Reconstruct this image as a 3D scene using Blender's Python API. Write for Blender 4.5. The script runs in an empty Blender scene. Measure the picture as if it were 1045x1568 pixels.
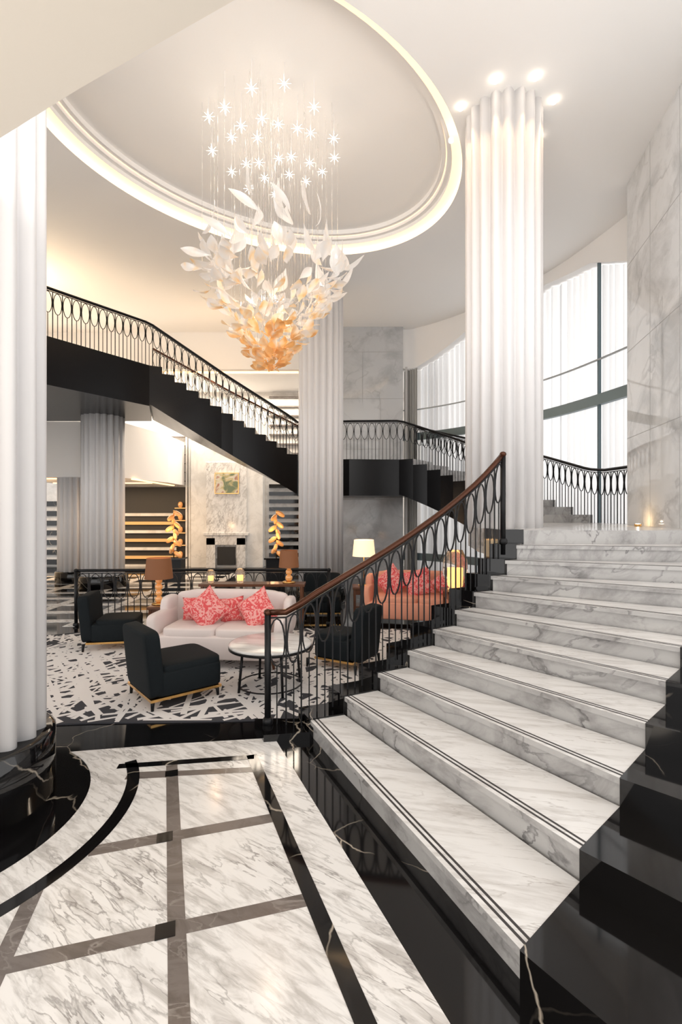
import bpy, math, random
from mathutils import Vector, Matrix
random.seed(7)
S=bpy.context.scene
try:
    S.view_settings.view_transform='Standard'; S.view_settings.exposure=.50
except Exception: pass
H=1.85; CZ=7.0; R=0.15
pi=math.pi
# ---------------------------------------------------------------- materials
def newmat(name):
    m=bpy.data.materials.new(name); m.use_nodes=True
    nt=m.node_tree; return m,nt,nt.nodes['Principled BSDF']
def mat(name,col,rough=.5,metal=0,emit=None,es=0,trans=0,coat=0,noise=0,nscale=40,spec=.5,nosample=False):
    m,nt,b=newmat(name)
    b.inputs['Base Color'].default_value=(*col,1); b.inputs['Roughness'].default_value=rough
    b.inputs['Metallic'].default_value=metal
    b.inputs['Transmission Weight'].default_value=trans
    b.inputs['Coat Weight'].default_value=coat
    b.inputs['Specular IOR Level'].default_value=spec
    if emit: b.inputs['Emission Color'].default_value=(*emit,1); b.inputs['Emission Strength'].default_value=es
    if nosample: m.cycles.emission_sampling='NONE'
    if noise:
        tc=nt.nodes.new('ShaderNodeTexCoord'); n=nt.nodes.new('ShaderNodeTexNoise'); n.inputs['Scale'].default_value=nscale
        nt.links.new(tc.outputs['Object'],n.inputs['Vector'])
        bp=nt.nodes.new('ShaderNodeBump'); bp.inputs['Strength'].default_value=noise; bp.inputs['Distance'].default_value=.01
        nt.links.new(n.outputs['Fac'],bp.inputs['Height']); nt.links.new(bp.outputs['Normal'],b.inputs['Normal'])
    return m
def ramp(nt,stops):
    r=nt.nodes.new('ShaderNodeValToRGB'); e=r.color_ramp.elements
    while len(e)<len(stops): e.new(.5)
    for i,(p,c) in enumerate(stops): e[i].position=p; e[i].color=(*c,1)
    return r
def marble(name,base,cloud,vein,scale=1.6,rot=.7,stretch=3.5,rough=.12,vw=.03,seed=0,dist=1.1,vm=.8,spec=.5):
    m,nt,b=newmat(name); N=nt.nodes.new; L=nt.links.new
    tc=N('ShaderNodeTexCoord'); mp=N('ShaderNodeMapping'); mp.inputs['Rotation'].default_value=(0.35,.25,rot)
    mp2=N('ShaderNodeMapping'); mp2.inputs['Scale'].default_value=(1,stretch,1.6); mp2.inputs['Location'].default_value=(seed,seed*.7,seed*.3)
    L(tc.outputs['Object'],mp.inputs['Vector']); L(mp.outputs['Vector'],mp2.inputs['Vector'])
    n1=N('ShaderNodeTexNoise'); n1.inputs['Scale'].default_value=scale; n1.inputs['Detail'].default_value=10; n1.inputs['Distortion'].default_value=dist
    n1.inputs['Roughness'].default_value=.65
    n2=N('ShaderNodeTexNoise'); n2.inputs['Scale'].default_value=scale*1.1; n2.inputs['Detail'].default_value=7; n2.inputs['Distortion'].default_value=dist*.6
    L(mp2.outputs['Vector'],n1.inputs['Vector']); L(mp2.outputs['Vector'],n2.inputs['Vector'])
    r1=ramp(nt,[(0.36,cloud),(.54,base)]); L(n1.outputs['Fac'],r1.inputs['Fac'])
    r2=ramp(nt,[(.5-vw*1.5,(0,0,0)),(.5,(1,1,1)),(.5+vw*.6,(0,0,0))]); L(n2.outputs['Fac'],r2.inputs['Fac'])
    n3=N('ShaderNodeTexNoise'); n3.inputs['Scale'].default_value=1.5; L(tc.outputs['Object'],n3.inputs['Vector'])
    r3=ramp(nt,[(.42,(vm*.1,)*3),(.62,(vm,)*3)]); L(n3.outputs['Fac'],r3.inputs['Fac'])
    mu=N('ShaderNodeMath'); mu.operation='MULTIPLY'; L(r2.outputs['Color'],mu.inputs[0]); L(r3.outputs['Color'],mu.inputs[1])
    mx=N('ShaderNodeMix'); mx.data_type='RGBA'; L(mu.outputs[0],mx.inputs['Factor']); L(r1.outputs['Color'],mx.inputs['A']); mx.inputs['B'].default_value=(*vein,1)
    L(mx.outputs['Result'],b.inputs['Base Color']); b.inputs['Roughness'].default_value=rough
    b.inputs['Specular IOR Level'].default_value=spec
    return m
def blackmarble(name,rough=.06):
    m,nt,b=newmat(name); N=nt.nodes.new; L=nt.links.new
    tc=N('ShaderNodeTexCoord'); n=N('ShaderNodeTexNoise'); n.inputs['Scale'].default_value=1.5; n.inputs['Detail'].default_value=5
    ad=N('ShaderNodeMix'); ad.data_type='RGBA'; ad.blend_type='LINEAR_LIGHT'; ad.inputs['Factor'].default_value=.22
    L(tc.outputs['Object'],n.inputs['Vector']); L(tc.outputs['Object'],ad.inputs['A']); L(n.outputs['Color'],ad.inputs['B'])
    v=N('ShaderNodeTexVoronoi'); v.feature='DISTANCE_TO_EDGE'; v.inputs['Scale'].default_value=1.1; L(ad.outputs['Result'],v.inputs['Vector'])
    r=ramp(nt,[(0,(1,1,1)),(.007,(0,0,0))]); L(v.outputs['Distance'],r.inputs['Fac'])
    n2=N('ShaderNodeTexNoise'); n2.inputs['Scale'].default_value=1.7; L(tc.outputs['Object'],n2.inputs['Vector'])
    r2=ramp(nt,[(.47,(0,0,0)),(.6,(.75,.75,.75))]); L(n2.outputs['Fac'],r2.inputs['Fac'])
    mu=N('ShaderNodeMath'); mu.operation='MULTIPLY'; L(r.outputs['Color'],mu.inputs[0]); L(r2.outputs['Color'],mu.inputs[1])
    mx=N('ShaderNodeMix'); mx.data_type='RGBA'; L(mu.outputs[0],mx.inputs['Factor']); mx.inputs['A'].default_value=(.004,.0037,.004,1); mx.inputs['B'].default_value=(.6,.52,.42,1)
    L(mx.outputs['Result'],b.inputs['Base Color']); b.inputs['Roughness'].default_value=rough
    return m
M_blk=blackmarble('black_marble')
M_wht=marble('white_marble',(.72,.705,.685),(.46,.44,.42),(.17,.155,.145),3.2,.62,5.0,.14,.03,dist=.6)
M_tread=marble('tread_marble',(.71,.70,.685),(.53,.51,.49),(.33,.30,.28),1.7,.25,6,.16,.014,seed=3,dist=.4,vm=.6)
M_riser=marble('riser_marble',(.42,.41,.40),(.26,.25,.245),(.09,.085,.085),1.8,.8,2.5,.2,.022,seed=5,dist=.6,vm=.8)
M_gry=marble('grey_band_marble',(.155,.132,.12),(.105,.088,.078),(.3,.27,.25),3,.3,2,.14,.02)
M_wallm=marble('wall_marble',(.54,.55,.56),(.40,.41,.42),(.28,.28,.29),.7,1.0,1.5,.08,.02,seed=9,dist=.5,vm=.4)
M_screen=marble('screen_marble',(.78,.79,.80),(.56,.57,.58),(.38,.38,.39),.8,1.0,1.5,.04,.03,seed=9,dist=.6,vm=.5)
M_wallb=marble('pale_wall_marble',(.74,.72,.69),(.60,.58,.55),(.45,.43,.41),1.2,1.2,1.6,.2,.02,seed=2,dist=.6,vm=.4)
M_ceil=mat('ceiling_plaster',(.94,.925,.905),.9,noise=.05)
M_warm=mat('warm_plaster',(.92,.86,.77),.9,noise=.05)
M_wallp=mat('wall_plaster',(.88,.865,.85),.85,noise=.05)
M_col=mat('column_plaster',(.77,.755,.755),.45,noise=.03)
M_iron=mat('black_iron',(.008,.008,.009),.35,.3,spec=.3)
M_rail=mat('bronze_handrail',(.07,.022,.009),.25,.6)
M_str=mat('black_stringer',(.003,.003,.004),.22,noise=.03,spec=.25)
M_cove=mat('cove_light',(1,.8,.55),.5,emit=(1,.76,.48),es=1.0)
M_covel=mat('cove_light_soft',(1,.9,.78),.5,emit=(1,.62,.34),es=.65)
M_lobbyc=mat('lobby_cove_light',(1,.8,.55),.5,emit=(1,.58,.25),es=1.8)
M_bulb=mat('bulb_glass',(1,1,1),.3,emit=(1,.85,.68),es=8)
M_spark=mat('pendant_bulb_flare',(1,1,1),.3,emit=(1,.86,.70),es=4.2)
M_brass=mat('brass',(.75,.45,.16),.25,1)
M_fabk=mat('black_velvet',(.006,.009,.011),.8,noise=.2,nscale=150,spec=.2)
M_sofa=mat('cream_upholstery',(.72,.63,.60),.8,noise=.15,nscale=200,spec=.2)
M_sofac=mat('apricot_upholstery',(.76,.34,.23),.8,noise=.15,nscale=200,spec=.2)
M_shade=mat('brown_lampshade',(.15,.06,.025),.7,emit=(.7,.24,.07),es=.08)
M_shadew=mat('white_lampshade',(1,.85,.6),.7,emit=(1,.70,.40),es=.65)
M_wood=mat('dark_wood',(.12,.045,.02),.3,noise=.05)
M_glass=mat('clear_glass',(.95,.9,.85),.05,trans=.9)
M_amber=mat('amber_glass',(.80,.40,.14),.06,emit=(1,.45,.12),es=.12,trans=.2,coat=1,nosample=True)
M_frame=mat('window_frame_metal',(.13,.18,.20),.4,.3)
M_bar=mat('window_bar_metal',(.35,.38,.40),.4,.1)
M_line=mat('tread_inlay',(.035,.032,.032),.4)
M_joint=mat('stone_joint',(.42,.42,.42),.6)
M_dark=mat('dark_recess',(.02,.018,.016),.5)
M_goldp=mat('gold_lit_shelf',(.45,.25,.09),.35,.4,emit=(1,.55,.2),es=.35,nosample=True)
M_candle=mat('candle_glow',(1,.7,.35),.5,emit=(1,.5,.15),es=1.3)
M_rugd=mat('rug_charcoal_pile',(.06,.06,.067),.95,noise=.4,nscale=300,spec=.1)
M_rugw=mat('rug_ivory_pile',(.76,.73,.71),.95,noise=.4,nscale=300,spec=.1)
def damask():
    m,nt,b=newmat('coral_damask'); N=nt.nodes.new; L=nt.links.new
    tc=N('ShaderNodeTexCoord'); n=N('ShaderNodeTexNoise'); n.inputs['Scale'].default_value=15; n.inputs['Distortion'].default_value=2.5
    L(tc.outputs['Object'],n.inputs['Vector']); r=ramp(nt,[(.48,(.68,.075,.08)),(.53,(.80,.36,.33))]); L(n.outputs['Fac'],r.inputs['Fac'])
    L(r.outputs['Color'],b.inputs['Base Color']); b.inputs['Roughness'].default_value=.7
    return m
M_coral=damask()
def leafmat():
    m=bpy.data.materials.new('leaf_glass'); m.use_nodes=True; nt=m.node_tree; nt.nodes.clear(); N=nt.nodes.new; L=nt.links.new
    m.cycles.emission_sampling='NONE'
    g=N('ShaderNodeNewGeometry'); sx=N('ShaderNodeSeparateXYZ'); L(g.outputs['Position'],sx.inputs[0])
    n=N('ShaderNodeTexNoise'); n.inputs['Scale'].default_value=5; L(g.outputs['Position'],n.inputs['Vector'])
    ma=N('ShaderNodeMath'); ma.operation='MULTIPLY_ADD'; ma.inputs[1].default_value=3.4; L(n.outputs['Fac'],ma.inputs[0]); L(sx.outputs['Z'],ma.inputs[2])
    mr=N('ShaderNodeMapRange'); mr.inputs['From Min'].default_value=5.7; mr.inputs['From Max'].default_value=7.1; L(ma.outputs[0],mr.inputs['Value'])
    r=ramp(nt,[(0,(.80,.46,.18)),(.3,(.83,.65,.43)),(.55,(.80,.73,.66)),(1,(.78,.765,.75))]); L(mr.outputs['Result'],r.inputs['Fac'])
    d=N('ShaderNodeBsdfDiffuse'); t=N('ShaderNodeBsdfTranslucent'); gl=N('ShaderNodeBsdfGlossy'); gl.inputs['Roughness'].default_value=.15; e=N('ShaderNodeEmission'); e.inputs['Strength'].default_value=.10
    for s in (d,t,e): L(r.outputs['Color'],s.inputs['Color'])
    m1=N('ShaderNodeMixShader'); m1.inputs[0].default_value=.45; L(d.outputs[0],m1.inputs[1]); L(t.outputs[0],m1.inputs[2])
    m2=N('ShaderNodeMixShader'); m2.inputs[0].default_value=.12; L(m1.outputs[0],m2.inputs[1]); L(gl.outputs[0],m2.inputs[2])
    a=N('ShaderNodeAddShader'); L(m2.outputs[0],a.inputs[0]); L(e.outputs[0],a.inputs[1])
    o=N('ShaderNodeOutputMaterial'); L(a.outputs[0],o.inputs['Surface']); return m
M_leaf=leafmat()
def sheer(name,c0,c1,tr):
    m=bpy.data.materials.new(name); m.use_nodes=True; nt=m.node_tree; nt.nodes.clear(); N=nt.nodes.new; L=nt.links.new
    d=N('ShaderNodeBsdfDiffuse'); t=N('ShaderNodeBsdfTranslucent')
    at=N('ShaderNodeAttribute'); at.attribute_name='fold_shade'
    r=ramp(nt,[(0,c1),(.2,c1),(.85,c0)]); L(at.outputs['Fac'],r.inputs['Fac'])  # high values darken the cloth colour as painted fold shade
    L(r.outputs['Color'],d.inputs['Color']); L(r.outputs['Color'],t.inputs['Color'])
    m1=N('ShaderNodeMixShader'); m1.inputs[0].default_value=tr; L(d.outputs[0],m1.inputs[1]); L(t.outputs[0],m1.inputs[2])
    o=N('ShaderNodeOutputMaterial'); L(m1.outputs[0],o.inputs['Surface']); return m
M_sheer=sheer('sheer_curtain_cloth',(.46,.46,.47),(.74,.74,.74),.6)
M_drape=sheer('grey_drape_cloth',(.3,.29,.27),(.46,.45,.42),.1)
def artmat():
    m,nt,b=newmat('painting'); N=nt.nodes.new; L=nt.links.new
    tc=N('ShaderNodeTexCoord'); n=N('ShaderNodeTexNoise'); n.inputs['Scale'].default_value=2.2; n.inputs['Distortion'].default_value=1.5
    L(tc.outputs['Object'],n.inputs['Vector']); r=ramp(nt,[(.36,(.16,.2,.12)),(.45,(.5,.42,.22)),(.54,(.62,.58,.50)),(.66,(.35,.16,.10))]); L(n.outputs['Fac'],r.inputs['Fac'])
    L(r.outputs['Color'],b.inputs['Base Color']); return m
M_art=artmat()
# ---------------------------------------------------------------- mesh builder
class MB:
    def __init__(s): s.v=[];s.f=[];s.m=[];s.s=[];s.mats=[]
    def mi(s,m):
        if m not in s.mats: s.mats.append(m)
        return s.mats.index(m)
    def add(s,vs,fs,m,sm=False):
        o=len(s.v); s.v+= [tuple(x) for x in vs]; i=s.mi(m)
        for f in fs: s.f.append([a+o for a in f]); s.m.append(i); s.s.append(sm)
    def box(s,c,d,m,rz=0,tilt=None):
        vs=[];X=Matrix.Rotation(rz,3,'Z')
        if tilt: X=X@Matrix.Rotation(tilt[0],3,'X')@Matrix.Rotation(tilt[1],3,'Y')
        for z in(-.5,.5):
            for x,y in((-.5,-.5),(.5,-.5),(.5,.5),(-.5,.5)): vs.append(Vector(c)+X@Vector((x*d[0],y*d[1],z*d[2])))
        s.add(vs,[(3,2,1,0),(4,5,6,7),(0,1,5,4),(1,2,6,5),(2,3,7,6),(3,0,4,7)],m)
    def prism(s,p,z0,z1,m,ms=None,mb=None):
        n=len(p); a=sum(p[i][0]*p[(i+1)%n][1]-p[(i+1)%n][0]*p[i][1] for i in range(n))
        if a<0: p=p[::-1]
        b=[(q[0],q[1],z0) for i,q in enumerate(p)]; t=[(q[0],q[1],z1) for q in p]
        s.add(t,[list(range(n))],m); s.add(b,[list(range(n))[::-1]],mb or ms or m)
        s.add(b+t,[(i,(i+1)%n,(i+1)%n+n,i+n) for i in range(n)],ms or m)
    def tube(s,pts,r,m,n=6,ref=(0,0,1),closed=False):
        pts=[Vector(p) for p in pts]; ref=Vector(ref); vs=[];fs=[];k=len(pts)
        for i,p in enumerate(pts):
            if closed: t=pts[(i+1)%k]-pts[i-1]
            else: t=pts[min(i+1,k-1)]-pts[max(i-1,0)]
            t.normalize(); a=t.cross(ref)
            if a.length<1e-4: a=t.cross(Vector((1,0,0)))
            a.normalize(); b=a.cross(t)
            rr=r[i] if isinstance(r,(list,tuple)) else r
            for j in range(n):
                th=2*pi*(j+.5)/n; vs.append(p+a*math.cos(th)*rr+b*math.sin(th)*rr)
        for i in range(k if closed else k-1):
            i2=(i+1)%k
            for j in range(n): fs.append((i*n+j,i*n+(j+1)%n,i2*n+(j+1)%n,i2*n+j))
        if not closed: fs.append(list(range(n))[::-1]); fs.append([(k-1)*n+j for j in range(n)])
        s.add(vs,fs,m,n>4)
    def lathe(s,prof,c,m,n=24,fl=0,fd=0):
        vs=[];fs=[]
        for r,z in prof:
            for j in range(n):
                th=2*pi*j/n; rr=r
                if fl: rr=r-fd*(1-abs(math.cos(th*fl/2)))**1.0
                vs.append((c[0]+rr*math.cos(th),c[1]+rr*math.sin(th),c[2]+z))
        for i in range(len(prof)-1):
            for j in range(n): fs.append((i*n+j,i*n+(j+1)%n,(i+1)*n+(j+1)%n,(i+1)*n+j))
        fs.append(list(range(n))[::-1]); fs.append([(len(prof)-1)*n+j for j in range(n)])
        s.add(vs,fs,m,True)
    def sell(s,c,d,m,rz=0,e=.3,mat3=None,e2=None,nu=14,nv=28):
        e2=e2 or e; X=mat3 or Matrix.Rotation(rz,3,'Z'); vs=[];fs=[]
        pw=lambda x,e: math.copysign(abs(x)**e,x)
        for i in range(nu+1):
            u=-pi/2+pi*i/nu
            for j in range(nv):
                v=2*pi*j/nv
                vs.append(Vector(c)+X@Vector((d[0]/2*pw(math.cos(u),e)*pw(math.cos(v),e2),d[1]/2*pw(math.cos(u),e)*pw(math.sin(v),e2),d[2]/2*pw(math.sin(u),e))))
        for i in range(nu):
            for j in range(nv): fs.append((i*nv+j,i*nv+(j+1)%nv,(i+1)*nv+(j+1)%nv,(i+1)*nv+j))
        s.add(vs,fs,m,True)
    def pillow(s,c,w,t,m,X):
        n=12
        for sg in(1,-1):
            vs=[];fs=[]
            for i in range(n+1):
                for j in range(n+1):
                    x=-1+2*i/n;y=-1+2*j/n
                    k=((1-x**4)*(1-y**4))**.5
                    px=x*(1-.1*(1-y*y)); py=y*(1-.1*(1-x*x))
                    vs.append(Vector(c)+X@Vector((px*w/2,py*w/2,sg*t/2*k)))
            for i in range(n):
                for j in range(n):
                    q=(i*(n+1)+j,(i+1)*(n+1)+j,(i+1)*(n+1)+j+1,i*(n+1)+j+1); fs.append(q if sg>0 else q[::-1])
            s.add(vs,fs,m,True)
    def obj(s,name,bevel=0):
        me=bpy.data.meshes.new(name); me.from_pydata(s.v,[],s.f); me.update()
        for m in s.mats: me.materials.append(m)
        me.polygons.foreach_set('material_index',s.m); me.polygons.foreach_set('use_smooth',s.s)
        o=bpy.data.objects.new(name,me); S.collection.objects.link(o)
        if bevel:
            b=o.modifiers.new('b','BEVEL'); b.width=bevel; b.segments=2; b.limit_method='ANGLE'
        return o
def catmull(P,n=10):
    out=[];k=len(P)
    for i in range(k-1):
        p0=Vector(P[max(i-1,0)]);p1=Vector(P[i]);p2=Vector(P[i+1]);p3=Vector(P[min(i+2,k-1)])
        for j in range(n):
            t=j/n; out.append(.5*((2*p1)+(p2-p0)*t+(2*p0-5*p1+4*p2-p3)*t*t+(3*p1-p0-3*p2+p3)*t**3))
    out.append(Vector(P[-1])); return out
def resample(P,n):
    P=[Vector(p) for p in P]; L=[0]
    for i in range(1,len(P)): L.append(L[-1]+(P[i]-P[i-1]).length)
    out=[];j=0
    for i in range(n+1):
        d=L[-1]*i/n
        while j<len(P)-2 and L[j+1]<d: j+=1
        t=(d-L[j])/max(L[j+1]-L[j],1e-9); out.append(P[j].lerp(P[j+1],min(max(t,0),1)))
    return out
def inpoly(x,y,P):
    c=False;n=len(P)
    for i in range(n):
        x1,y1=P[i];x2,y2=P[(i+1)%n]
        if (y1>y)!=(y2>y) and x<(x2-x1)*(y-y1)/(y2-y1)+x1: c=not c
    return c
# ---------------------------------------------------------------- floor
b=MB(); b.prism([(-14,-3),(8,-3),(8,18),(-14,18)],-.2,0,M_blk); b.obj('floor')
e=.004
C0=(-2.6,3.0)
def arc(r,a0,a1,n=40,c=C0): return [(c[0]+r*math.cos(math.radians(a0+(a1-a0)*i/n)),c[1]+r*math.sin(math.radians(a0+(a1-a0)*i/n))) for i in range(n+1)]
b=MB()
poly=[(-.545,4.06)]+[(-1.3,3.96)]+arc(.97,58,-90)+[(-4.5,2.03),(-4.5,-2),(1.965,-2)]
b.prism(poly,0,e,M_wht)
def strip(b,p,q,w,m,z0,z1):
    d=Vector((q[0]-p[0],q[1]-p[1])).normalized(); n=Vector((-d.y,d.x))*w/2
    b.prism([(p[0]-n.x,p[1]-n.y),(q[0]-n.x,q[1]-n.y),(q[0]+n.x,q[1]+n.y),(p[0]+n.x,p[1]+n.y)],z0,z1,m)
def ringband(b,r0,r1,a0,a1,m,z0,z1,c=C0,n=40):
    A=arc(r0,a0,a1,n,c);B=arc(r1,a0,a1,n,c)
    for i in range(n): b.prism([A[i],A[i+1],B[i+1],B[i]],z0,z1,m)
z1=.0052;z2=.0064
strip(b,(-1.2,3.50),(-.60,3.56),.07,M_gry,e,z1)
strip(b,(-1.50,3.47),(-1.2,3.50),.09,M_gry,e,z1)
strip(b,(-1.235,3.62),(.39,-.94),.078,M_gry,e,z1+.0001)
strip(b,(-1.50,2.45),(-.55,-1.2),.075,M_gry,e,z1+.0001)
strip(b,(-1.37,2.70),(-.40,3.0),.085,M_gry,e,z1)
strip(b,(-2.6,1.66),(-.14,2.37),.08,M_gry,e,z1)
strip(b,(-2.3,.8),(.2,1.55),.08,M_gry,e,z1)
strip(b,(-1.62,3.60),(-.655,3.74),.065,M_blk,e,z2)
strip(b,(-.68,3.77),(1.25,-1.2),.078,M_blk,e,z2)
ringband(b,1.20,1.28,33,-90,M_blk,e,z2)
strip(b,(-4.5,1.76),(-2.59,1.76),.08,M_blk,e,z2)
for q in [(-1.195,3.50),(-1.00,2.815),(-.775,2.187)]:
    b.box((q[0],q[1],.0065),(.085,.085,.003),M_blk,rz=math.radians(18))
b.obj('marble_floor_inlay')
b=MB()
for i in range(9): strip(b,(-9+i*.0,8.2+i*.75),(-3.2,8.5+i*.75),.22,M_wht,0,e)
for i in range(5): strip(b,(-8+i*1.2,8.0),(-8+i*1.2,15),.2,M_wht,0,e+.001)
b.obj('lobby_floor_inlay')
b=MB(); cp=[(-2.95,4.25),(-2.2,4.33),(-1.3,4.36),(-.55,4.40),(-.05,4.46),(.9,5.25),(2.2,6.2),(2.4,7.8),(-3.4,7.9),(-4.6,7.3),(-4.2,5.6)]
b.prism(cp,0,.012,M_rugd)
rs=random.Random(3); cnt=0
while cnt<1180:
    x=rs.uniform(-4.6,2.4);y=rs.uniform(4.2,7.9)
    a=math.radians(rs.choice([rs.gauss(100,12),rs.gauss(62,12),rs.gauss(135,12),rs.gauss(20,14)]))
    L_=rs.uniform(.35,.95); w=rs.uniform(.030,.068); dx,dy=math.cos(a)*L_/2,math.sin(a)*L_/2
    if not(inpoly(x+dx,y+dy,cp) and inpoly(x-dx,y-dy,cp)): 
        L_*=.4;dx*=.4;dy*=.4
        if not(inpoly(x+dx,y+dy,cp) and inpoly(x-dx,y-dy,cp)): continue
    nx,ny=-math.sin(a)*w/2,math.cos(a)*w/2; z=.0125+cnt*.0000008; t=rs.uniform(.4,1.0)
    b.add([(x-dx-nx,y-dy-ny,z),(x+dx-nx*t,y+dy-ny*t,z),(x+dx+nx*t,y+dy+ny*t,z),(x-dx+nx,y-dy+ny,z)],[(0,1,2,3)],M_rugw); cnt+=1
b.obj('patterned_rug')
# ---------------------------------------------------------------- main stair
Lp=[(-.52,3.99),(-.25,4.05),(.03,4.16),(.32,4.31),(.60,4.47),(.86,4.65),(1.10,4.80),(1.32,4.94),(1.52,5.05),(1.69,5.13),(1.84,5.22),(1.99,5.42)]
Rp=[(.3,1.55),(.70,1.925),(1.10,2.28),(1.47,2.61),(1.80,2.93),(2.11,3.22),(2.38,3.48),(2.68,3.73),(3.03,4.0),(3.43,4.38),(3.78,4.84),(4.0,5.43)]
b=MB(); sb=MB()
for k in range(1,11):
    L0,L1,R0,R1=[Vector(q) for q in (Lp[k],Lp[k+1],Rp[k],Rp[k+1])]
    z=R*k
    d=(R0-L0).normalized(); fw=Vector((d.y,-d.x))
    if fw.dot(L1-L0)>0: fw=-fw
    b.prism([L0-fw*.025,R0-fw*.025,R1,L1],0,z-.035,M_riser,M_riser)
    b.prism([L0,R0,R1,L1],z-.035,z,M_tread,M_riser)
    for o,w in((.035,.013),(.066,.013)):
        a=L0-fw*o;c=R0-fw*o
        strip(b,a,c,w,M_line,z,z+.0012)
    d1=(R1-L1).normalized()
    wl=.27; sb.prism([L0-d*wl+fw*.01,L0+fw*.01,L1,L1-d1*wl],0,z+.012,M_blk)
    wr=1.5 if k<6 else .45
    e0=R0+d*wr; e1=R1+d1*wr
    if k<6: e0+=Vector((.25,.12)); e1+=Vector((.25,.12))
    sb.prism([R0+fw*.01,e0+fw*.01,e1,R1],0,z+.004,M_blk)
land=[Lp[11],Rp[11],(4.15,6.2),(4.45,7.7),(4.95,7.75),(4.98,8.5),(4.8,9.3),(3.3,9.3),(2.45,8.7),(1.9,7.4),(1.72,6.2),(1.72,5.5)]
b.prism(land,1.35,1.65,M_tread,M_riser)
b.prism([Lp[11],Rp[11],(4.1,5.8),(1.9,5.8)],0,1.35,M_riser)
b.obj('marble_staircase')
sb.prism([(-.62,3.98),(-.25,4.04),(-.36,4.3),(-.75,4.3)],0,.06,M_blk)
sb.prism([(1.99,5.40),(1.72,5.4),(1.70,5.9),(1.99,5.9)],0,1.66,M_blk)
sb.obj('black_marble_stair_curb',bevel=.004)
# ---------------------------------------------------------------- railings
def railing(name,path,h=.95,sp=.14,drop=.0,top=M_rail,newels=(),tr=.024):
    b=MB(); P=[Vector(p) for p in path]
    L=sum((Vector((P[i+1].x-P[i].x,P[i+1].y-P[i].y))).length for i in range(len(P)-1))
    n=max(2,int(L/sp)); Q=resample(P,n)
    b.tube([q+Vector((0,0,h)) for q in Q],tr,top,8)
    b.tube([q+Vector((0,0,h-.045)) for q in Q],.010,M_iron,4)
    for i,q in enumerate(Q):
        b.tube([q-Vector((0,0,drop)),q+Vector((0,0,h-.04))],.009,M_iron,4,ref=(1,0,0))
        if i<n:
            m=(q+Q[i+1])/2; t=(Q[i+1]-q); tv=Vector((t.x,t.y,t.z)); hl=tv*.5*.86
            nrm=Vector((-t.y,t.x,0)).normalized()
            cc=m+Vector((0,0,h-.045-.21)); pts=[]
            for j in range(16):
                th=2*pi*j/16; pts.append(cc+hl*math.cos(th)+Vector((0,0,.20*math.sin(th))))
            b.tube(pts,.008,M_iron,4,ref=nrm,closed=True)
            b.tube([m-Vector((0,0,drop)),m+Vector((0,0,h-.045-.41))],.007,M_iron,4,ref=(1,0,0))
    for w in newels:
        q=Q[w]; b.tube([q-Vector((0,0,drop)),q+Vector((0,0,h+.02))],.028,M_iron,8,ref=(1,0,0))
        b.sell(q+Vector((0,0,.02)),(.09,.09,.08),M_iron,e=.8)
        b.sell(q+Vector((0,0,h+.0)),(.07,.07,.06),top,e=1)
    return b.obj(name)
path=[(-.62,4.20,.06),(-.40,4.17,.08)]
for k in range(1,11):
    L0=Vector(Lp[k]); d=(Vector(Rp[k])-L0).normalized(); p=L0-d*.13; path.append((p.x,p.y,R*k+ .02))
path=[tuple(v) for v in catmull(path,6)]
railing('staircase_railing',path,.94,.135,.12,newels=(0,-1),tr=.027)
# ---------------------------------------------------------------- upper stairs
T=.9
def flight(b,near,far,z0,n,mt,mr,t=T):
    A=resample([(*p,0) for p in near],n);B=resample([(*p,0) for p in far],n)
    for i in range(n):
        a0,a1,b0,b1=A[i],A[i+1],B[i],B[i+1]; z=z0+R*(i+1)
        zb0=z-R-t*.95; zb1=z-t*.95
        v=[(a0.x,a0.y,zb0),(b0.x,b0.y,zb0),(b1.x,b1.y,zb1),(a1.x,a1.y,zb1),(a0.x,a0.y,z),(b0.x,b0.y,z),(b1.x,b1.y,z),(a1.x,a1.y,z)]
        b.add(v,[(4,5,6,7)],mt); b.add(v,[(0,1,5,4)],mr)
        b.add(v,[(3,2,1,0),(1,2,6,5),(3,0,4,7),(2,3,7,6)],M_str)
    return A,B
n2=[(3.35,9.3),(3.0,10.6),(2.3,11.7),(1.44,12.3)]; f2=[(4.72,9.3),(4.15,10.95),(3.1,12.3),(2.0,13.3)]
n2c=[tuple(v)[:2] for v in catmull([(*p,0) for p in n2],8)]; f2c=[tuple(v)[:2] for v in catmull([(*p,0) for p in f2],8)]
n3=[(-1.1,12.5),(-2.7,11.85),(-4.25,11.0)]; f3=[(-1.0,13.9),(-3.0,13.6),(-4.9,12.9)]
b=MB()
flight(b,n2c,f2c,1.65,10,M_tread,M_riser)
b.prism([(1.44,12.3),(2.0,13.3),(2.0,13.75),(-1.0,13.75),(-1.1,12.5),(.2,12.2)],3.15-T,3.15,M_tread,M_str)
flight(b,n3,f3,3.15,13,M_tread,M_str)
b.prism([(-4.25,11.0),(-4.9,12.85),(-8.95,12.85),(-8.95,7.3),(-6.6,7.3),(-5.4,9.2)],5.10-T,5.10,M_tread,M_str)
b.obj('curved_upper_staircase')
def inset(P,Qf,t): 
    A=resample([(*p,0) for p in P],20);B=resample([(*p,0) for p in Qf],20); return [A[i].lerp(B[i],t) for i in range(21)]
def zin(P,Qf,t,z0,z1): return [(v.x,v.y,z0+(z1-z0)*i/20) for i,v in enumerate(inset(P,Qf,t))]
inner=zin(n2c,f2c,.06,1.70,3.17)+[(.25,12.3,3.15),(-1.1,12.58,3.17)]+zin(n3,f3,.05,3.2,5.12)[1:]+[(-5.5,9.3,5.1),(-6.7,7.4,5.1)]
railing('upper_staircase_railing',inner,.95,.17,.12,top=M_iron,tr=.028)
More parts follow.
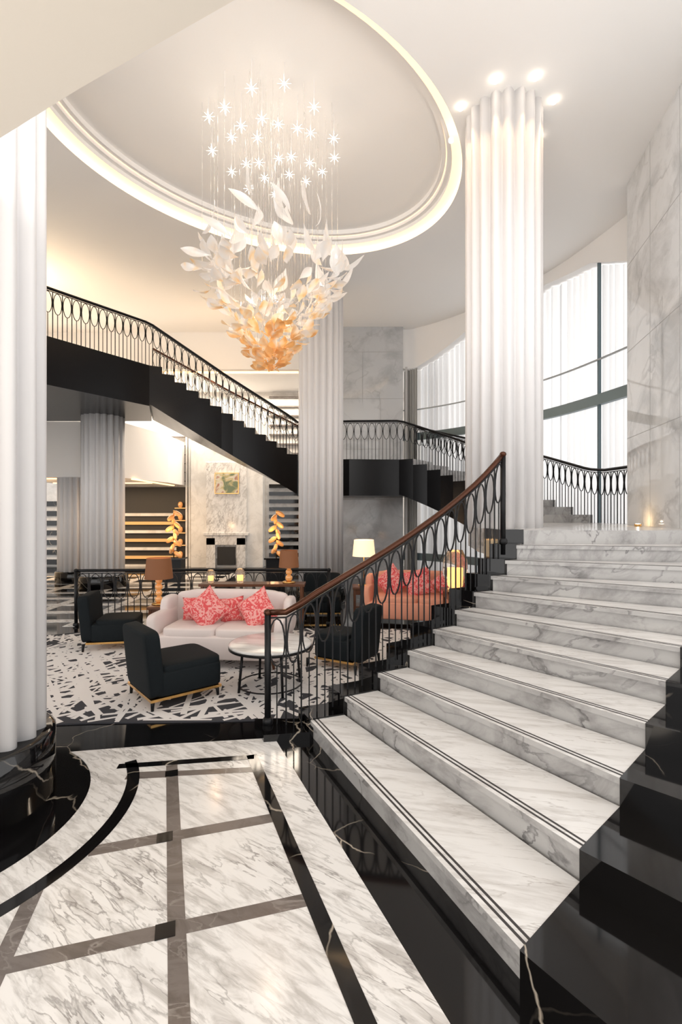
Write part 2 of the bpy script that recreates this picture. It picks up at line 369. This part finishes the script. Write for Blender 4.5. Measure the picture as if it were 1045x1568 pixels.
outer=[(4.8,8.0,1.65),(4.72,8.9,1.65)]+zin(n2c,f2c,.94,1.70,3.17)+[(2.0,13.55,3.15)]
railing('upper_staircase_railing',outer,.95,.17,.12,top=M_iron,tr=.028)
railing('upper_staircase_railing',zin(n3,f3,.95,3.2,5.12),.95,.17,.12,top=M_rail,tr=.026)
railing('lounge_railing',[(-4.3,8.05,0),(-2.5,8.15,0),(-.2,8.15,0)],.9,.2,0,top=M_iron,newels=(0,-1))
# ---------------------------------------------------------------- columns
def column(c,z0,z1,r=.48,pl=.4,name='fluted_column'):
    b=MB()
    b.lathe([(r,pl),(r,z1-z0)],(c[0],c[1],z0),M_col,n=216,fl=18,fd=.08)
    if pl: b.lathe([(r+.05,0),(r+.05,pl-.02),(r+.02,pl)],(c[0],c[1],z0),M_blk,n=48)
    return b.obj(name)
column((-2.42,3.15),0,7.0,.48,.42)
column((2.12,6.48),1.65,7.0,.485,0)
column((-.45,11.1),0,7.0,.50,.3)
column((-5.9,12.3),0,4.2,.50,.3)
column((-7.05,13.2),0,2.75,.45,.3)
# ---------------------------------------------------------------- ceiling
EC=(-1.04,7.18);EA=3.22;EB=2.40;ET=math.radians(40)
def ell(off,th):
    x=(EA+off)*math.cos(th);y=(EB+off)*math.sin(th)
    return (EC[0]+x*math.cos(ET)-y*math.sin(ET),EC[1]+x*math.sin(ET)+y*math.cos(ET))
b=MB(); x0,x1,y0,y1=-13,6.2,-.5,14.3; n=120
inn=[ell(0,2*pi*i/n) for i in range(n)]; out=[]
for p in inn:
    dx=p[0]-EC[0];dy=p[1]-EC[1]; t=min(((x1 if dx>0 else x0)-EC[0])/dx if abs(dx)>1e-6 else 1e9,((y1 if dy>0 else y0)-EC[1])/dy if abs(dy)>1e-6 else 1e9)
    out.append((EC[0]+dx*t,EC[1]+dy*t))
for cx,cy in((x0,y0),(x1,y0),(x1,y1),(x0,y1)):
    i=min(range(n),key=lambda i:(out[i][0]-cx)**2+(out[i][1]-cy)**2); out[i]=(cx,cy)
b.add([(*p,CZ) for p in inn]+[(*p,CZ) for p in out],[(i,(i+1)%n,(i+1)%n+n,i+n) for i in range(n)],M_ceil)
b.add([(*p,CZ+.5) for p in inn]+[(*p,CZ+.5) for p in out],[(i+n,(i+1)%n+n,(i+1)%n,i) for i in range(n)],M_ceil)
b.obj('ceiling')
b=MB(); prof=[(0,7.0,M_cove),(0,7.12,M_covel),(-.15,7.12,M_ceil),(-.15,7.19,M_ceil),(-.22,7.19,M_ceil),(-.22,7.25,M_covel),(-.24,7.25,M_ceil),(-.30,7.25,M_ceil),(-.30,7.33,M_ceil)]
for k in range(len(prof)-1):
    o0,za,_=prof[k];o1,zb,_=prof[k+1]
    A=[(*ell(o0,2*pi*i/n),za) for i in range(n)];B=[(*ell(o1,2*pi*i/n),zb) for i in range(n)]
    b.add(A+B,[(i,(i+1)%n,(i+1)%n+n,i+n) for i in range(n)],prof[k][2])
b.add([(*ell(-.30,2*pi*i/n),7.33) for i in range(n)],[list(range(n))],M_ceil)
b.obj('ceiling_oval_cove')
b=MB(); b.prism([(-2.6,2.30+.08),(-1.50,2.12),(-.97,1.84),(-.2,1.46),(1.2,.72),(2.6,-.5),(-6,-.5),(-6,3.4)],3.42,3.9,M_warm); b.obj('entrance_soffit')
# ---------------------------------------------------------------- windows wall
W=catmull([(4.98,7.75,0),(4.98,8.5,0),(4.42,10.7,0),(3.2,12.8,0),(2.1,13.9,0),(1.70,14.0,0)],14)
def ztop(y):
    T_=[(7.7,5.95),(8.6,6.2),(9.5,6.62),(10.7,6.76),(12.8,6.5),(13.9,5.9),(15,5.8)]
    for (a,u),(c,v) in zip(T_,T_[1:]):
        if y<=c: return u+(v-u)*max(0,(y-a)/(c-a))
    return 5.8
b=MB(); nW=len(W)
nr=[]
for i in range(nW):
    t=(W[min(i+1,nW-1)]-W[max(i-1,0)]).normalized(); nr.append(Vector((t.y,-t.x,0)))
if nr[20].x<0: nr=[-x for x in nr]
for i in range(nW-1):
    p,q=W[i],W[i+1]; a,c=nr[i]*.3,nr[i+1]*.3
    zp,zq=ztop(p.y),ztop(q.y)
    b.add([(p.x,p.y,zp),(q.x,q.y,zq),(q.x,q.y,7),(p.x,p.y,7)],[(0,1,2,3)],M_wallp)
    b.add([(p.x,p.y,zp),(q.x,q.y,zq),(q.x+c.x,q.y+c.y,zq),(p.x+a.x,p.y+a.y,zp)],[(0,1,2,3)],M_wallp)
b.obj('wall_right')
b=MB()
i1=nW-3
def wpt(i,off): return W[i]+nr[i]*off
for zc,th,o1,o2,mm in((3.97,.20,.02,.12,M_frame),(4.72,.03,.02,.05,M_bar),(.6,.2,.02,.1,M_frame)):
    A=[];F=[]
    idx=list(range(0,i1+1))
    for i in idx:
        p=wpt(i,o1);q=wpt(i,o2)
        A+=[(p.x,p.y,zc-th/2),(p.x,p.y,zc+th/2),(q.x,q.y,zc+th/2),(q.x,q.y,zc-th/2)]
    for i in range(len(idx)-1):
        for j in range(4): F.append((i*4+j,i*4+(j+1)%4,(i+1)*4+(j+1)%4,(i+1)*4+j))
    b.add(A,F,mm)
for i in (2,20,40):
    p=wpt(i,.06); b.box((p.x,p.y,(ztop(p.y)+.0)/2),(.05,.05,ztop(p.y)),M_frame)
b.obj('window_1')
b=MB()
def curt(b,pts,z0,zt,m,amp,per,off,name):
    vs=[];fs=[];s=0;k=len(pts);g=[]
    for i,p in enumerate(pts):
        t=(pts[min(i+1,k-1)]-pts[max(i-1,0)]).normalized(); nn=Vector((t.y,-t.x,0)); 
        if nn.x<0: nn=-nn
        if i: s+=(p-pts[i-1]).length
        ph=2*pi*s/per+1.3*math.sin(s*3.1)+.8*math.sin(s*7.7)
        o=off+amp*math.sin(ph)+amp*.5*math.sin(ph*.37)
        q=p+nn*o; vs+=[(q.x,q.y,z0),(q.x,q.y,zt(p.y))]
        gg=abs(math.cos(ph/2))**2*(.65+.35*math.sin(s*5)); g+=[gg,gg]  # fold shading baked per vertex, put into the cloth colour
    for i in range(k-1): fs.append((2*i,2*i+2,2*i+3,2*i+1))
    b.add(vs,fs,m,True); o=b.obj(name)
    at=o.data.attributes.new('fold_shade','FLOAT','POINT'); at.data.foreach_set('value',g)
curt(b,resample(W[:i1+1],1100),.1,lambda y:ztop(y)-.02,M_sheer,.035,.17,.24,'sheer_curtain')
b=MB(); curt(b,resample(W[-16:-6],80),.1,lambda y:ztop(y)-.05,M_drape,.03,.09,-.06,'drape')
b=MB(); b.box((.85,14.05,3.5),(1.75,.5,7),M_wallm)
for z in(2.2,3.6,5.0,6.3): b.box((.85,13.798,z),(1.75,.006,.012),M_joint)
for z,x in((2.9,.6),(4.3,1.1),(5.6,.6)): b.box((x,13.798,z),(.012,.006,1.4),M_joint)
b.obj('wall_marble_pier')
MW=catmull([(4.50,7.8,0),(4.30,6.9,0),(4.1,6.0,0),(4.02,5.5,0),(4.15,4.9,0),(4.6,4.2,0)],6)
b=MB()
for i in range(len(MW)-1):
    p,q=MW[i],MW[i+1]; b.prism([(p.x,p.y),(q.x,q.y),(q.x+.3,q.y),(p.x+.3,p.y)],0,7,M_screen)
b.prism([(4.50,7.8),(5.1,7.8),(5.1,7.6),(4.5,7.6)],0,7,M_wallp)
for z in(3.0,4.35,5.7): b.tube([(p.x,p.y,z) for p in MW],.0035,M_joint,4)
for i in(6,12): b.tube([(MW[i].x,MW[i].y,1.65),(MW[i].x,MW[i].y,7)],.0035,M_joint,4,ref=(1,0,0))
b.obj('wall_marble_screen')
b=MB()
for x,y in((4.16,6.95),):
    b.lathe([(.045,0),(.045,.03)],(x,y,1.652),M_brass,n=16); b.lathe([(.03,.03),(.03,.034)],(x,y,1.652),M_bulb,n=16)
    l=bpy.data.lights.new('uplight','POINT'); l.energy=1.2; l.color=(1,.65,.3); l.shadow_soft_size=.008
    o=bpy.data.objects.new('floor_uplight_glow',l); o.location=(x,y,1.72); S.collection.objects.link(o)
b.obj('floor_uplight')
# ---------------------------------------------------------------- back walls
b=MB(); b.box((-5,17.1,3),(17,.2,6),M_wallb); b.obj('wall_back')
b=MB(); b.box((-6.5,14.3,6.5),(13.4,.15,1.1),M_wallp); b.obj('wall_back_header')
b=MB(); b.box((-5,15.7,6.0),(17,2.7,.1),M_ceil); b.box((-3,14.5,5.93),(5.5,.06,.05),M_lobbyc); b.obj('ceiling_mezzanine')
b=MB(); b.box((-9.1,11,3.5),(.2,7.2,7),M_warm); b.obj('wall_left')
b=MB(); b.prism([(-8.99,12.9),(-5.75,12.9),(-5.3,15.2),(-5.3,16.8),(-8.99,16.8)],2.75,4.2,M_wallp)
b.box((-7.3,13.2,2.735),(3.0,.10,.03),M_lobbyc); b.box((-5.62,15.0,2.735),(.10,3.2,.03),M_lobbyc); b.box((-7.3,15.2,2.735),(3.0,.10,.03),M_lobbyc)
b.obj('mezzanine_bulkhead')
b=MB()
b.box((-6.35,16.96,1.35),(2.3,.06,2.7),M_dark)
for i in range(7):
    z=i*.29+.02
    b.box((-6.55,16.90,z),(1.9,.1,.10),M_wallb if i%2==0 else M_goldp)
for i in range(5): b.box((-5.45,16.85,.3+i*.42),(.35,.16,.03),M_goldp); b.sell((-5.45,16.83,.42+i*.42),(.16,.12,.2),M_amber,e=.8,nu=6,nv=10)
for i in range(11):
    z=i*.26+.13
    b.box((-1.85,16.93,z),(1.2,.1,.13),M_blk)
for i in range(9): b.box((-1.85,16.93,3.2+i*.32),(1.2,.1,.05),M_gry)
for i in range(6): b.box((-5.75,16.93,2.9+i*.3),(.9,.1,.04),M_gry)
for i in range(7): b.box((-9.7,16.93,.15+i*.33),(1.4,.1,.17),M_blk)
b.box((-8.3,16.93,1.4),(1.4,.1,2.8),M_dark)
for x in(-5.25,-5.15,-7.55): b.box((x,16.9,3),(.06,.12,6),M_wallb)
b.obj('display_shelving_wall_panel')
b=MB()
b.box((-3.8,16.745,2.1),(2.4,.5,4.2),M_wallb)
b.box((-3.8,16.48,1.9),(1.35,.06,3.2),M_wht); b.box((-3.8,16.44,1.12),(1.5,.22,.09),M_wht)
b.box((-3.8,16.43,.40),(.60,.06,.6),M_dark)
b.box((-4.30,16.42,.5),(.3,.12,1.0),M_wht);b.box((-3.30,16.42,.5),(.3,.12,1.0),M_wht);b.box((-3.8,16.42,.92),(1.3,.12,.32),M_wht)
b.obj('marble_fireplace',bevel=.01)
b=MB(); b.box((-3.78,16.42,2.80),(.80,.05,.70),M_brass); b.box((-3.78,16.40,2.80),(.74,.05,.64),M_art); b.obj('framed_painting')
# ---------------------------------------------------------------- chandelier
b=MB(); cx,cy=-.99,7.0
def leaf(b,p,yaw,pitch,L,wd,curl,roll=0):
    X=Matrix.Rotation(yaw,3,'Z')@Matrix.Rotation(pitch,3,'Y')@Matrix.Rotation(roll,3,'X')
    vs=[];fs=[];n=10
    for i in range(n+1):
        t=i/n; w=wd*L*(math.sin(pi*t**1.6))**.8 if 0<t<1 else 0.003
        for j in range(5):
            s_=(j-2)/2; y=w*s_
            vs.append(Vector(p)+X@Vector((t*L, y+ .22*L*(t*t-t), curl*L*t*t-abs(s_)**2*w*.35)))
    for i in range(n):
        for j in range(4): fs.append((i*5+j,(i+1)*5+j,(i+1)*5+j+1,i*5+j+1))
    b.add(vs,fs,M_leaf,True)
def rad(z):
    T_=[(3.75,.03),(3.95,.10),(4.15,.24),(4.45,.54),(4.95,.84),(5.4,.97),(5.7,.92),(6.1,.75)]
    for (a,u),(c,v) in zip(T_,T_[1:]):
        if z<=c: return u+(v-u)*(z-a)/(c-a)
    return .6
wires=[]
for i in range(320):
    z=3.85+1.45*(random.random()**.95); r=rad(z)*(random.uniform(.8,1.0) if random.random()<.85 else random.uniform(.3,.8))
    a=random.uniform(0,2*pi); L=.20+.06*(z-3.85)/1.5+random.uniform(-.03,.05)
    p=(cx+r*math.cos(a),cy+r*math.sin(a),z)
    leaf(b,p,a+random.uniform(-.9,.9),random.uniform(-.75,.45),L,.29,random.uniform(.15,.5),random.uniform(-.8,.8)); wires.append(p)
for i in range(22):
    z=random.uniform(5.4,5.95); r=rad(z)*random.uniform(.6,1.1); a=2*pi*i/22+random.uniform(-.15,.15)
    p=(cx+r*math.cos(a),cy+r*math.sin(a),z)
    leaf(b,p,a+random.uniform(-1.5,1.5),random.uniform(1.1,1.7),random.uniform(.28,.38),.28,random.uniform(.1,.4),random.uniform(-1.5,1.5)); wires.append(p)
for i in range(16):
    z=random.uniform(5.1,5.6); a=2*pi*i/16; r=.94
    p=(cx+r*math.cos(a),cy+r*math.sin(a),z); leaf(b,p,a+random.uniform(-.3,.3),random.uniform(-.6,.2),.32,.17,.9,1.2); wires.append(p)
for (x,y,z) in [(-1.30,6.9,6.80),(-.82,6.6,6.3),(-.50,6.8,6.45),(-1.0,7.3,6.1),(-.2,7.0,6.0)]:
    leaf(b,(x,y,z),1.5+random.uniform(-.5,.5),1.45,.50,.28,.15,1.5); wires.append((x,y,z))
for p in wires[::3]+wires[-5:]: b.tube([p,(p[0],p[1],7.33)],.0015,M_glass,3,ref=(1,0,0))
def star(b,c,r,m):  # bulb with its starburst glare modelled as glowing spikes
    b.sell(c,(r*.9,r*.9,r*.9),m,e=1,nu=6,nv=10)
    for d in [(1,0,0),(-1,0,0),(0,1,0),(0,-1,0),(0,0,1),(0,0,-1),(.7,0,.7),(-.7,0,.7),(.7,0,-.7),(-.7,0,-.7),(0,.7,.7),(0,-.7,.7),(0,.7,-.7),(0,-.7,-.7)]:
        d=Vector(d); b.tube([Vector(c),Vector(c)+d*r*1.9],[r*.11,r*.01],m,4,ref=(.3,.5,.8))
for rx,nn,ph in((1.02,13,.2),(.66,9,.5),(.3,5,.1)):
    for i in range(nn):
        a=2*pi*i/nn+ph+random.uniform(-.12,.12); q=(cx+.03+rx*.86*math.cos(a),cy+rx*.98*math.sin(a),7.03+random.uniform(-.16,.08))
        star(b,q,.045,M_spark); b.tube([q,(q[0],q[1],7.33)],.004,M_col,4,ref=(1,0,0))
b.obj('glass_leaf_chandelier')
b=MB()
for x,y in[(1.84,5.9),(2.3,5.86),(1.52,6.3),(2.66,6.2),(1.52,6.85),(2.7,6.8)]:
    b.lathe([(.032,0),(.032,.04)],(x,y,6.96),M_bulb,n=12)
    l=bpy.data.lights.new('downlight','SPOT'); l.energy=5; l.color=(1,.62,.34); l.shadow_soft_size=.008; l.spot_size=1.3; l.spot_blend=.6
    o=bpy.data.objects.new('downlight',l); o.location=(x,y,6.94); S.collection.objects.link(o)
b.obj('ceiling_downlights')
# ---------------------------------------------------------------- furniture
def place(b,name,c,rz,bevel=0):
    o=b.obj(name,bevel); o.location=(c[0],c[1],c[2] if len(c)>2 else .0135); o.rotation_euler=(0,0,rz); return o
def chair(c,rz,w=.70,d=.74):
    b=MB()  # faces +X
    b.sell((.05,0,.23),(d-.08,w,.24),M_fabk,e=.18)
    b.sell((.08,0,.34),(d-.12,w-.03,.13),M_fabk,e=.28)
    b.sell((-.29,0,.42),(.15,w,.62),M_fabk,e=.2,mat3=Matrix.Rotation(-.10,3,'Y'))
    b.box((.02,0,.10),(d-.04,w-.02,.025),M_brass)
    for x in(-.30,.34):
        for y in(-.3,.3): b.tube([(x,y,.10),(x*1.02,y*1.02,0)],[.022,.014],M_iron,6,ref=(1,0,0))
    return place(b,'black_slipper_chair',c,rz)
chair((-1.70,5.0),math.radians(40))
chair((-3.14,6.86),math.radians(10),.60,.64)
chair((.05,6.0),math.radians(150),.52,.56)
chair((-.35,8.9,0),math.radians(-90),.7,.7)
def sofa(name,c,rz,W_=1.75,D=.85,pil=(),MS=M_sofa):
    b=MB() # faces -Y
    b.sell((0,-.02,.24),(W_,D-.05,.28),MS,e=.15)
    for sx in(-1,1): b.sell((sx*(W_-.3)/4,-.08,.39),((W_-.26)/2,D-.2,.16),MS,e=.3)
    b.sell((0,.33,.52),(W_-.1,.17,.56),MS,e=.22,mat3=Matrix.Rotation(-.12,3,'X'))
    b.sell((0,.37,.74),(W_*.8,.17,.16),MS,e=.5,mat3=Matrix.Rotation(-.12,3,'X'))
    for sx in(-1,1):
        b.sell((sx*(W_/2-.03),-.02,.38),(.13,D-.1,.46),MS,e=.3,mat3=Matrix.Rotation(sx*.10,3,'Y'))
        b.sell((sx*(W_/2),.2,.54),(.13,.40,.44),MS,e=.5)
        for y in(-.35,.3): b.tube([(sx*(W_/2-.1),y,.14),(sx*(W_/2-.08),y,0)],[.025,.015],M_wood,6,ref=(1,0,0))
    o=place(b,name,c,rz)
    for k,(x,y,z,s_,r,tl) in enumerate(pil):
        pb=MB(); X=Matrix.Rotation(tl,3,'Z')@Matrix.Rotation(pi/2-.3,3,'X')@Matrix.Rotation(r,3,'Z')
        pb.pillow((x,y,z),s_,.17,M_coral,X); q=pb.obj('cushion_%d'%(k+1)); q.parent=o
    return o
sofa('cream_sofa',(-1.46,6.20),math.radians(-5),1.58,.85,[(-.18,-.12,.64,.43,.70,.2),(.44,-.08,.64,.43,.60,-.15),(.07,.10,.60,.32,.15,0),(-.42,.10,.60,.32,.1,0)])
sofa('apricot_sofa',(1.30,8.3),math.radians(-12),1.7,.85,[(-.45,-.02,.66,.46,.75,0),(.0,-.02,.66,.46,.3,0),(.5,-.02,.66,.46,.75,0)],M_sofac)
b=MB(); b.lathe([(.41,.44),(.43,.45),(.43,.47),(.41,.475)],(0,0,0),M_tread,n=48); b.lathe([(.432,.425),(.432,.452)],(0,0,0),M_iron,n=48)
for i in range(4):
    a=i*pi/2+.5; b.tube([(.3*math.cos(a),.3*math.sin(a),.43),(.34*math.cos(a),.34*math.sin(a),0)],.014,M_iron,6,ref=(1,0,0))
b.tube([(.33*math.cos(t*pi/12),.33*math.sin(t*pi/12),.05) for t in range(24)],.008,M_iron,4,closed=True)
place(b,'round_coffee_table',(-.74,5.20),0)
def sidetable(c,h=.48,w=.5):
    b=MB(); b.box((0,0,h-.02),(w,w,.04),M_wood); b.box((0,0,h-.09),(w-.06,w-.06,.1),M_wood); b.box((0,0,.14),(w-.06,w-.06,.025),M_wood)
    for x in(-1,1):
        for y in(-1,1): b.box((x*(w/2-.04),y*(w/2-.04),(h-.04)/2),(.04,.04,h-.04),M_wood)
    return place(b,'wooden_side_table',c,.0,bevel=.004)
sidetable((-2.56,7.3),.48,.44); sidetable((.42,9.1,0),.5,.42)
def lamp(name,c,sh,hs,rs,M,total,amber=True,pw=6):
    b=MB(); bz=total-hs
    b.lathe([(.10,0),(.10,.02),(.04,.03)],(0,0,0),M_brass,n=24)
    if amber:
        z=.03
        for k in range(4):
            b.sell((0,0,z+.045),(.11-.01*(k%2),.11-.01*(k%2),.10),M_amber,e=1); z+=.09
    b.tube([(0,0,.02),(0,0,total-.02)],.01,M_brass,6,ref=(1,0,0))
    n=32; vs=[];fs=[]
    for (r,z) in((rs,bz),(rs*.86,total)):
        for j in range(n): vs.append((r*math.cos(2*pi*j/n),r*math.sin(2*pi*j/n),z))
    fs=[(j,(j+1)%n,(j+1)%n+n,j+n) for j in range(n)]; b.add(vs,fs,M,True)
    o=place(b,name,c,0)
    l=bpy.data.lights.new('bulb','POINT'); l.energy=pw; l.color=(1,.6,.3); l.shadow_soft_size=.03
    lo=bpy.data.objects.new('bulb',l); lo.location=(0,0,bz+hs*.5); lo.parent=o; S.collection.objects.link(lo)
    return o
lamp('amber_table_lamp',(-2.68,7.3,.494),0,.30,.20,M_shade,.68,pw=4)
lamp('amber_table_lamp',(-.80,7.62,.764),0,.26,.155,M_shade,.50,pw=2)
lamp('white_shade_lamp',(.42,9.1,.501),0,.30,.21,M_shadew,.84,False,4)
b=MB(); b.box((0,0,.73),(1.6,.3,.04),M_wood)
for x in(-.75,.75):
    for y in(-.12,.12): b.box((x,y,.36),(.04,.04,.72),M_wood)
place(b,'console_table',(-1.35,7.62),0,bevel=.004)
def hurricane(c,r,h,cand=True):
    b=MB(); b.lathe([(r*.6,0),(r*.6,.015),(r*.5,.02),(r,h*.4),(r*.9,h*.75),(r*.55,h)],(0,0,0),M_glass,n=24)
    if cand: b.lathe([(r*.4,.03),(r*.4,h*.55)],(0,0,0),M_candle,n=16)
    return place(b,'glass_candle_lantern',c,0)
hurricane((-2.0,7.62,.764),.07,.2); hurricane((-1.55,7.62,.764),.08,.22)
sidetable((1.75,7.3),.7,.46); hurricane((1.68,7.3,.714),.19,.58)
for x in(-4.45,-1.72):
    b=MB(); b.box((0,0,.3),(.5,.35,.6),M_iron); b.box((0,0,.62),(.6,.42,.04),M_blk)
    for k in range(12):
        a=k*2.3; b.sell((.11*math.cos(a),.06*math.sin(a),.72+k*.098),(.26,.10,.12),M_amber,mat3=Matrix.Rotation(a,3,'Z')@Matrix.Rotation(.6,3,'Y'),e=.9)
    b.tube([(0,0,.64),(0,0,1.9)],.015,M_brass,6,ref=(1,0,0))
    place(b,'amber_glass_sculpture_lamp',(x,13.2,0),0)
    l=bpy.data.lights.new('glow','POINT'); l.energy=14; l.color=(1,.6,.3); l.shadow_soft_size=.02
    o=bpy.data.objects.new('sculpture_glow',l); o.location=(x,12.8,1.3); S.collection.objects.link(o)
# ---------------------------------------------------------------- lights
def area(name,loc,tgt,sx,sy,en,col):
    l=bpy.data.lights.new(name,'AREA'); l.shape='RECTANGLE'; l.size=sx; l.size_y=sy; l.energy=en; l.color=col
    o=bpy.data.objects.new(name,l); o.location=loc; o.rotation_euler=(Vector(tgt)-Vector(loc)).to_track_quat('-Z','Y').to_euler(); S.collection.objects.link(o)
area('daylight_window',(6.6,9.6,4.0),(3,8.6,4.0),3.5,5.5,20,(1,.98,.96))
area('daylight_window',(5.6,12.9,4.0),(2.5,10.5,4.0),4,5.5,60,(1,.98,.96))
area('mezzanine_light',(-4,15.6,5.85),(-4,15.6,0),8,1.5,300,(1,.86,.70))
area('lower_lobby_light',(-7.3,14.5,2.70),(-7.3,14.5,0),3,2,120,(1,.70,.42))
area('ceiling_fill_light',(-.2,.4,4.1),(.5,3.4,7.6),4.0,1.0,125,(1,.94,.88))  # unseen fill light added above the soffit to brighten the ceiling
def pt(loc,en,col,r=.3):
    l=bpy.data.lights.new('lamp','POINT'); l.energy=en; l.color=col; l.shadow_soft_size=r
    o=bpy.data.objects.new('glow_and_fill_point',l); o.location=loc; S.collection.objects.link(o)
pt((-1,7,4.9),14,(1,.8,.6),.03); pt((-7,10.5,6.2),60,(1,.74,.46)); pt((-2.5,-.3,1.9),70,(1,.87,.71),.5); pt((-3.2,12.7,5.4),24,(1,.66,.36),.03)  # chandelier and upper wall glow; soffit and far-flight points are added fill
w=bpy.data.worlds.new('World'); S.world=w; w.use_nodes=True
w.node_tree.nodes['Background'].inputs['Color'].default_value=(1,.982,.968,1); w.node_tree.nodes['Background'].inputs['Strength'].default_value=1.45
cam=bpy.data.cameras.new('cam'); cam.sensor_fit='VERTICAL'; cam.sensor_height=36; cam.lens=17.45
co=bpy.data.objects.new('camera',cam); co.location=(0,0,H); co.rotation_euler=(pi/2,0,0); S.collection.objects.link(co); S.camera=co
